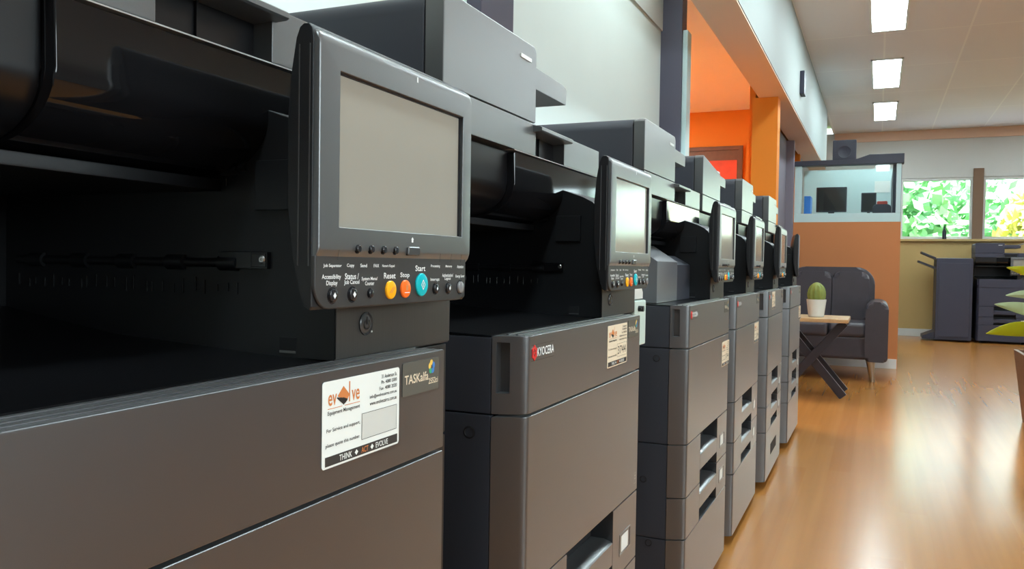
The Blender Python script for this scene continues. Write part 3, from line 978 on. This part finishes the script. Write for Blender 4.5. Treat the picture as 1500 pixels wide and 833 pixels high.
PX = [-0.4019, -0.4092, -0.4077, -0.4042, -0.3924, -0.3871]
PY = [0.1985, 0.9783, 1.9637, 2.6566, 3.3889, 4.2025]
PW = [0.5541, 0.2359, -0.2733, 0.2148, 0.3390, -0.1089]
CL = ['charcoal and black copier nearest the camera, white sticker with an empty number box',
      'second copier from the camera, with the 3744 sticker on its top front cover',
      'third copier from the camera, with a grey sloped unit in its paper exit bay',
      'fourth copier from the camera, its feeder lid sloping at the right end',
      'fifth copier from the camera, with four open drawer grips down its front',
      'last copier of the row, its control panel turned edge on']
copiers = []
proto = make_copier()
for i in range(6):
    o = proto if i == 0 else copy_tree(proto)
    o.location = (PX[i], PY[i], 0.0037 if i == 0 else 0.0)
    o.rotation_euler = (0, 0, R(PW[i]))
    tag(o, CL[i], 'copier', 'row of office copiers')
    copiers.append(o)


def part(root, name):
    return [c for c in root.children if c.name.split('.')[0] == name][0]


def drop(o):
    for c in list(o.children):
        drop(c)
    bpy.data.objects.remove(o)


for nm in ('mark_frame', 'mark_lettering', 'mark_emblem'):
    drop(part(part(copiers[0], 'front_cover'), nm))
# number box: blank on the first and the far ones
blank = make_sticker(copiers[0], None)
drop([c for c in copiers[0].children if c.name.startswith('service_sticker') and c is not blank][0])
for i, (dy, dz) in ((2, (0.100, -0.114)), (3, (0.083, -0.100)), (4, (-0.240, 0.004)), (5, (0.113, -0.101))):
    s = part(copiers[i], 'service_sticker')
    s.location = (0, dy, dz)
for c in copiers[1:]:
    st_ = part(c, 'service_sticker')
    st_.material_slots[0].link = 'OBJECT'
    st_.material_slots[0].material = MATS['cream_sticker']
    st_['label'] = 'cream service sticker'
    nf = part(st_, 'number_field')
    nf.material_slots[0].link = 'OBJECT'
    nf.material_slots[0].material = MATS['cream_sticker']
# the last panel is swung away towards the far end
p6 = part(copiers[5], 'control_panel')
ang = R(9.0)
piv = Vector((-0.006, 0.325, 0))
p6.rotation_euler = (0, 0, ang)
p6.location = piv - Matrix.Rotation(ang, 3, 'Z') @ piv
# sloped right end of the fourth feeder lid
for nm in ('feeder_front_cap', 'feeder_body', 'feeder_seam'):
    o = part(copiers[3], nm)
    o.data = o.data.copy()
    for v in o.data.vertices:
        if v.co.z > 1.18:
            t = max(0.0, min(1.0, (v.co.y - 0.02) / 0.25))
            v.co.z -= (v.co.z - 1.18) * 0.62 * t * t
    o.data.update()
# fourth grip on the fifth copier
k = B(); box(k, -0.0005, 0.0008, 0.170, 0.380, 0.106, 0.150)
obj('lower_grip', k, 'dark_hole', copiers[4])
# inner finisher of the third copier
k = B()
box(k, -0.30, -0.0865, 0.022, 0.392, 0.789, 0.884, 0.003)
fi = obj('inner_finisher', k, 'black_plastic', copiers[2], 'black and grey inner finisher')
k = B()
prism(k, [(-0.0850, 0.790), (-0.0850, 0.8920), (-0.150, 0.9340), (-0.30, 0.9420), (-0.30, 0.790)], 'y', 0.0165, 0.232, 0.0015)
obj('finisher_cover', k, 'light_grey_plastic', fi, 'grey sloped cover')
k = B()
prism(k, [(-0.0850, 0.790), (-0.0850, 0.8850), (-0.130, 0.9100), (-0.30, 0.9150), (-0.30, 0.790)], 'y', 0.2325, 0.390, 0.0015)
obj('finisher_tray', k, 'side_black', fi)
# pale unit on the right flank of the second copier
k = B()
box(k, -0.22, -0.0285, 0.6180, 0.705, 0.7180, 0.8100, 0.004)
su = obj('side_unit', k, 'pale_green', copiers[1], 'pale green side unit')
k = B(); prism(k, [(0.620, 0.8120), (0.703, 0.8120), (0.703, 0.8260), (0.690, 0.8380), (0.640, 0.8400), (0.620, 0.8340)], 'x', -0.20, -0.0350, 0.003)
obj('side_unit_cap', k, 'white_ceramic', su)
k = B(); tube(k, (-0.0290, 0.645, 0.794), (-0.0180, 0.645, 0.794), 0.0060); tube(k, (-0.022, 0.633, 0.794), (-0.022, 0.657, 0.794), 0.002)
obj('side_unit_knob', k, 'black_plastic', su)

# ------------------------------------------------------------------ copier and finisher by the far windows
far = copy_tree(proto)
far.location = (1.135, 11.58, 0)
far.rotation_euler = (0, 0, R(-90))
tag(far, 'dark copier under the far windows, facing the camera', 'copier')
drop(part(far, 'service_sticker'))
for o in far.children_recursive:
    if o.type == 'MESH' and o.data.materials and o.data.materials[0].name in ('charcoal_plastic', 'grey_plastic'):
        o.material_slots[0].link = 'OBJECT'
        o.material_slots[0].material = MATS['slate']
fn = empty('paper_finisher', (0.86, 11.58, 0))
tag(fn, 'tall dark slate finisher cabinet on the left of the far copier', 'paper finisher')
k = B(); box(k, -0.20, 0.205, 0.0, 0.55, 0.02, 1.04, 0.012); obj('cabinet', k, 'slate', fn)
k = B(); box(k, -0.17, 0.175, -0.012, 0.0, 0.06, 0.98, 0.005); obj('front_door', k, 'slate', fn)
for (z0, z1, d) in ((0.90, 0.985, 0.20), (1.02, 1.10, 0.17)):
    k = B(); prism(k, [(-0.20, z0), (-0.20 - d, z1), (-0.20 - d, z1 + 0.022), (-0.20, z0 + 0.028)], 'y', 0.08, 0.42, 0.004); obj('output_tray', k, 'slate_dark', fn)
k = B(); prism(k, [(-0.34, 0.025), (-0.20, 0.025), (-0.20, 0.12), (-0.34, 0.06)], 'y', 0.02, 0.45, 0.006); obj('base_foot', k, 'slate_dark', fn)
simple('bottle', 'slate_dark', 'small dark bottle standing on the sill of the far window', 'bottle',
       lambda b: lathe(b, (0.78, FAR_Y - 0.026, 1.30), [(0.024, 0), (0.025, 0.004), (0.025, 0.10), (0.011, 0.135), (0.011, 0.165), (0.0, 0.166)], 'z', 20))

# ------------------------------------------------------------------ armchair
ac = empty('armchair', (-0.355, 7.25, 0))
tag(ac, 'dark grey leather armchair in front of the orange partition', 'armchair')


def cushion(bm, x0, x1, y0, y1, z0, z1, bev):
    box(bm, x0, x1, y0, y1, z0, z1, bev, 5)


k = B(); cushion(k, -0.37, 0.32, -0.22, 0.50, 0.17, 0.36, 0.03); obj('base', k, 'leather', ac)
for x0, x1 in ((-0.30, -0.005), (0.0, 0.28)):
    k = B(); cushion(k, x0, x1, -0.24, 0.34, 0.345, 0.46, 0.035); obj('seat_cushion', k, 'leather', ac)
k = B()
prism(k, rr(-0.37, 0.33, 0.30, 0.90, 0.1, 8, (0.02, 0.02, 0.15, 0.15)), 'y', 0.32, 0.52, 0.05, 4)
obj('backrest', k, 'leather', ac)
for x0, x1 in ((-0.305, -0.005), (0.0, 0.285)):
    k = B(); prism(k, rr(x0, x1, 0.42, 0.86, 0.06, 6), 'y', 0.24, 0.36, 0.04, 4); obj('back_cushion', k, 'leather', ac)
for x0, x1 in ((0.27, 0.435), (-0.44, -0.31)):
    k = B(); prism(k, rr(x0, x1, 0.16, 0.63, 0.05, 6, (0.03, 0.03, 0.06, 0.06)), 'y', -0.26, 0.50, 0.03, 3); obj('armrest', k, 'leather', ac)
for x, y in ((0.33, -0.20), (-0.34, -0.20), (0.33, 0.44), (-0.34, 0.44)):
    k = B(); loft(k, [ring((x, y, 0.0), 0.016, 'z', 14), ring((x - 0.02, y, 0.175), 0.034, 'z', 14)]); obj('leg', k, 'steel', ac, 'silver metal leg')

# ------------------------------------------------------------------ side table, pot
st = empty('side_table', (-0.42, 6.15, 0))
tag(st, 'low side table with a pale wood top and crossed dark legs', 'side table')
k = B(); box(k, -0.26, 0.245, -0.24, 0.24, 0.520, 0.546, 0.006); obj('tabletop', k, 'table_wood', st)
for y in (-0.15, 0.15):
    k = B(); bar(k, (-0.20, y, 0.012), (0.22, y, 0.520), 0.055, 0.03); obj('leg', k, 'black_metal', st)
    k = B(); bar(k, (0.22, y + 0.031, 0.012), (-0.20, y + 0.031, 0.520), 0.055, 0.03); obj('leg', k, 'black_metal', st)
pp = empty('potted_plant', (-0.392, 6.13, 0.546))
tag(pp, 'round green plant in a white pot on the side table', 'potted plant')
k = B(); lathe(k, (0, 0, 0), [(0.048, 0), (0.052, 0.004), (0.066, 0.115), (0.066, 0.122), (0.060, 0.122), (0.058, 0.10), (0.0, 0.098)], 'z', 28); obj('pot', k, 'white_ceramic', pp)
k = B()
bmesh.ops.create_icosphere(k, subdivisions=4, radius=1.0)
for v in k.verts:
    a = math.atan2(v.co.y, v.co.x)
    w_ = 1 + 0.08 * math.cos(a * 11)
    v.co = Vector((v.co.x * 0.058 * w_, v.co.y * 0.058 * w_, 0.155 + v.co.z * 0.085))
obj('plant_body', k, 'cactus', pp)

# ------------------------------------------------------------------ plant at the right edge
lp_ = empty('floor_plant', (0.935, 5.5, 0))
tag(lp_, 'leafy lime green plant in a tall brown planter at the right edge', 'plant')
k = B()
loft(k, [[(-0.14, -0.14, 0), (0.14, -0.14, 0), (0.14, 0.14, 0), (-0.14, 0.14, 0)], [(-0.19, -0.19, 0.42), (0.19, -0.19, 0.42), (0.19, 0.19, 0.42), (-0.19, 0.19, 0.42)],
         [(-0.17, -0.17, 0.42), (0.17, -0.17, 0.42), (0.17, 0.17, 0.42), (-0.17, 0.17, 0.42)], [(-0.165, -0.165, 0.38), (0.165, -0.165, 0.38), (0.165, 0.165, 0.38), (-0.165, 0.165, 0.38)]])
obj('planter', k, 'brown_wood', lp_)
k = B(); box(k, -0.168, 0.168, -0.168, 0.168, 0.375, 0.392, 0.002); obj('soil', k, 'soil', lp_)


def leaf(base, tip, width, bend, m, lab=None):
    base, tip = Vector(base), Vector(tip)
    kk = B()
    d = tip - base
    side = d.cross(Vector((0, 1, 0.45)) if abs(d.x) > abs(d.y) else Vector((1, 0, 0.45))).normalized()
    nrm = side.cross(d).normalized()
    n = 12
    rows = []
    for i in range(n + 1):
        t = i / n
        w_ = width * (math.sin(math.pi * min(1, t ** 0.8)) ** 0.8) * (1 - 0.25 * t) + 0.0015
        c = base + d * t + nrm * (bend * math.sin(math.pi * t))
        rows.append([tuple(c - side * w_ + nrm * w_ * 0.25), tuple(c), tuple(c + side * w_ + nrm * w_ * 0.25),
                     tuple(c + side * w_ + nrm * (w_ * 0.25 - 0.002)), tuple(c - nrm * 0.003), tuple(c - side * w_ + nrm * (w_ * 0.25 - 0.002))])
    loft(kk, rows)
    obj('leaf', kk, m, lp_, lab)
    kk = B()
    tube(kk, tuple(Vector((base.x * 0.15, base.y * 0.15, 0.385))), tuple(base), 0.006, 0.004, 8)
    obj('stem', kk, m, lp_)


for b_, t_, w_, bd_, m_ in (((-0.06, 0, 0.545), (-0.355, 0.0, 0.520), 0.052, 0.03, 'leaf_lime'), ((-0.05, 0.02, 0.63), (-0.312, 0.05, 0.690), 0.042, 0.02, 'leaf_pale'),
                            ((-0.06, -0.03, 0.74), (-0.265, -0.02, 0.745), 0.030, 0.02, 'leaf_pale'), ((-0.05, -0.03, 0.84), (-0.265, -0.02, 0.905), 0.034, 0.02, 'leaf_lime'),
                            ((0.02, 0.05, 0.80), (0.18, 0.12, 0.92), 0.05, 0.03, 'leaf_lime'),
                            ((0.05, 0, 0.60), (0.30, 0.02, 0.62), 0.055, 0.03, 'leaf_pale'), ((0, -0.05, 0.64), (0.03, -0.28, 0.66), 0.05, 0.03, 'leaf_lime'),
                            ((0, 0.05, 0.70), (-0.02, 0.28, 0.76), 0.05, 0.03, 'leaf_lime'), ((0.0, 0, 0.86), (0.03, -0.02, 1.05), 0.045, 0.02, 'leaf_pale')):
    leaf(b_, t_, w_, bd_, m_)

# ------------------------------------------------------------------ things in and on the glazed partition
simple('loudspeaker', 'slate_dark', 'black box loudspeaker standing on top of the glazed partition', 'loudspeaker',
       lambda b: (box(b, -0.41, -0.21, YP - 0.005, YP + 0.115, 1.8752, 2.055, 0.008), lathe(b, (-0.31, YP - 0.006, 1.945), [(0.055, 0.002), (0.055, -0.004), (0.045, -0.001), (0.0, 0.002)], 'y', 24)))


def monitor(x0, x1, y, z0, z1, label):
    t = empty('monitor', ((x0 + x1) / 2, y, z0 - 0.07))
    tag(t, label, 'monitor')
    h = (x1 - x0) / 2
    k_ = B(); box(k_, -h, h, -0.02, 0.02, 0.07, 0.07 + z1 - z0, 0.006); obj('housing', k_, 'slate_dark', t)
    k_ = B(); box(k_, -h + 0.012, h - 0.012, -0.022, -0.0195, 0.085, 0.055 + z1 - z0); obj('screen', k_, 'satin_black', t)
    k_ = B(); box(k_, -h * 0.2, h * 0.2, 0.0, 0.02, 0.005, 0.075, 0.003); box(k_, -h * 0.5, h * 0.5, -0.06, 0.08, 0.0, 0.008, 0.003); obj('stand', k_, 'black_metal', t)


bm = B(); box(bm, -0.735, 0.095, YP + 0.10, YP + 0.62, 1.285, 1.31, 0.004); tag(obj('counter', bm, 'frame_cyan'), 'pale counter top behind the partition glass', 'counter')
monitor(-0.56, -0.29, YP + 0.30, 1.42, 1.655, 'larger dark monitor behind the partition glass')
monitor(-0.165, -0.035, YP + 0.34, 1.42, 1.60, 'narrow dark monitor right of the larger one behind the glass')
simple('binder', 'blue_plastic', 'bright blue binder standing at the left behind the partition glass', 'binder', lambda b: box(b, -0.665, -0.605, YP + 0.22, YP + 0.42, 1.31, 1.57, 0.006))
bg_ = empty('bag', (0.02, YP + 0.22, 1.31))
tag(bg_, 'dark bag with a red top at the right behind the partition glass', 'bag')
k = B(); prism(k, rr(-0.085, 0.07, 0.0, 0.17, 0.03, 5), 'y', -0.05, 0.05, 0.015, 3); obj('bag_body', k, 'slate_dark', bg_)
k = B(); prism(k, rr(-0.05, 0.04, 0.165, 0.20, 0.012, 4), 'y', -0.035, 0.035, 0.006); obj('bag_top', k, 'red_plastic', bg_)
simple('notice', 'white_sticker', 'white notice sheet on the back wall behind the partition glass', 'notice', lambda b: box(b, -0.06, 0.09, YP + 1.494, YP + 1.499, 1.70, 1.82))
simple('wall_speaker', 'slate_dark', 'small dark box fixed on the side of the white beam', 'speaker', lambda b: box(b, -0.60, -0.565, 6.85, 7.0, 2.25, 2.43, 0.006))
pf = empty('picture', (-1.70, 8.985, 1.92))
tag(pf, 'dark framed red picture on the orange back wall', 'picture')
k = B()
for (a, b, c_, d) in ((-0.36, 0.36, 0.21, 0.25), (-0.36, 0.36, -0.60, -0.56), (-0.36, -0.32, -0.56, 0.21), (0.32, 0.36, -0.56, 0.21)):
    box(k, a, b, -0.02, 0.014, c_, d, 0.003)
obj('frame', k, 'brown_wood', pf)
k = B(); box(k, -0.32, 0.32, -0.004, 0.012, -0.56, 0.21); obj('canvas', k, 'brown_wood', pf)
k = B(); box(k, -0.02, 0.30, -0.008, -0.003, -0.54, 0.10); obj('red_panel', k, 'art_red', pf, 'red half of the picture')

# ------------------------------------------------------------------ outside the far windows
bm = B(); box(bm, -14, 16, 12.6, 34, -0.30, -0.15); g = obj('ground', bm, 'grass_ground', smooth=False); g['kind'] = 'structure'
rt = random.Random(8)


def tree(x, y, h, w_, m, label):
    t = empty('tree', (x, y, -0.15))
    tag(t, label, 'tree', 'trees outside the far windows')
    k_ = B(); tube(k_, (0, 0, 0), (0.05, 0, h * 0.6), 0.10, 0.05, 10); obj('trunk', k_, 'trunk', t)
    k_ = B()
    for _ in range(900):
        u, v, s = rt.random() * 2 * math.pi, math.acos(2 * rt.random() - 1), rt.random() ** 0.4
        c = Vector((w_ * s * math.sin(v) * math.cos(u), w_ * s * math.sin(v) * math.sin(u), h * 0.6 + h * 0.48 * s * math.cos(v)))
        a = Vector((rt.gauss(0, 1), rt.gauss(0, 1), rt.gauss(0, 1))).normalized()
        b_ = a.orthogonal().normalized()
        e = 0.10 + 0.10 * rt.random()
        vs_ = [k_.verts.new(c + a * e * p + b_ * e * q * 0.6) for p, q in ((-1, 0), (0, -1), (1, 0), (0, 1))]
        k_.faces.new(vs_)
    obj('crown', k_, m, t, smooth=False)


tree(0.35, 16.2, 2.6, 0.85, 'tree_green', 'green leafy tree seen through the left far window')
tree(2.6, 16.0, 2.4, 0.85, 'tree_yellow', 'yellow green tree seen through the right hand far window')
tree(1.7, 19.6, 3.0, 1.35, 'tree_green', 'green tree behind the two nearest trees outside')
tree(-1.4, 19.2, 2.9, 1.2, 'tree_yellow', 'yellow tree at the left edge of the far window')
tree(4.6, 18.6, 2.8, 1.1, 'tree_green', 'green tree furthest to the right outside the far windows')
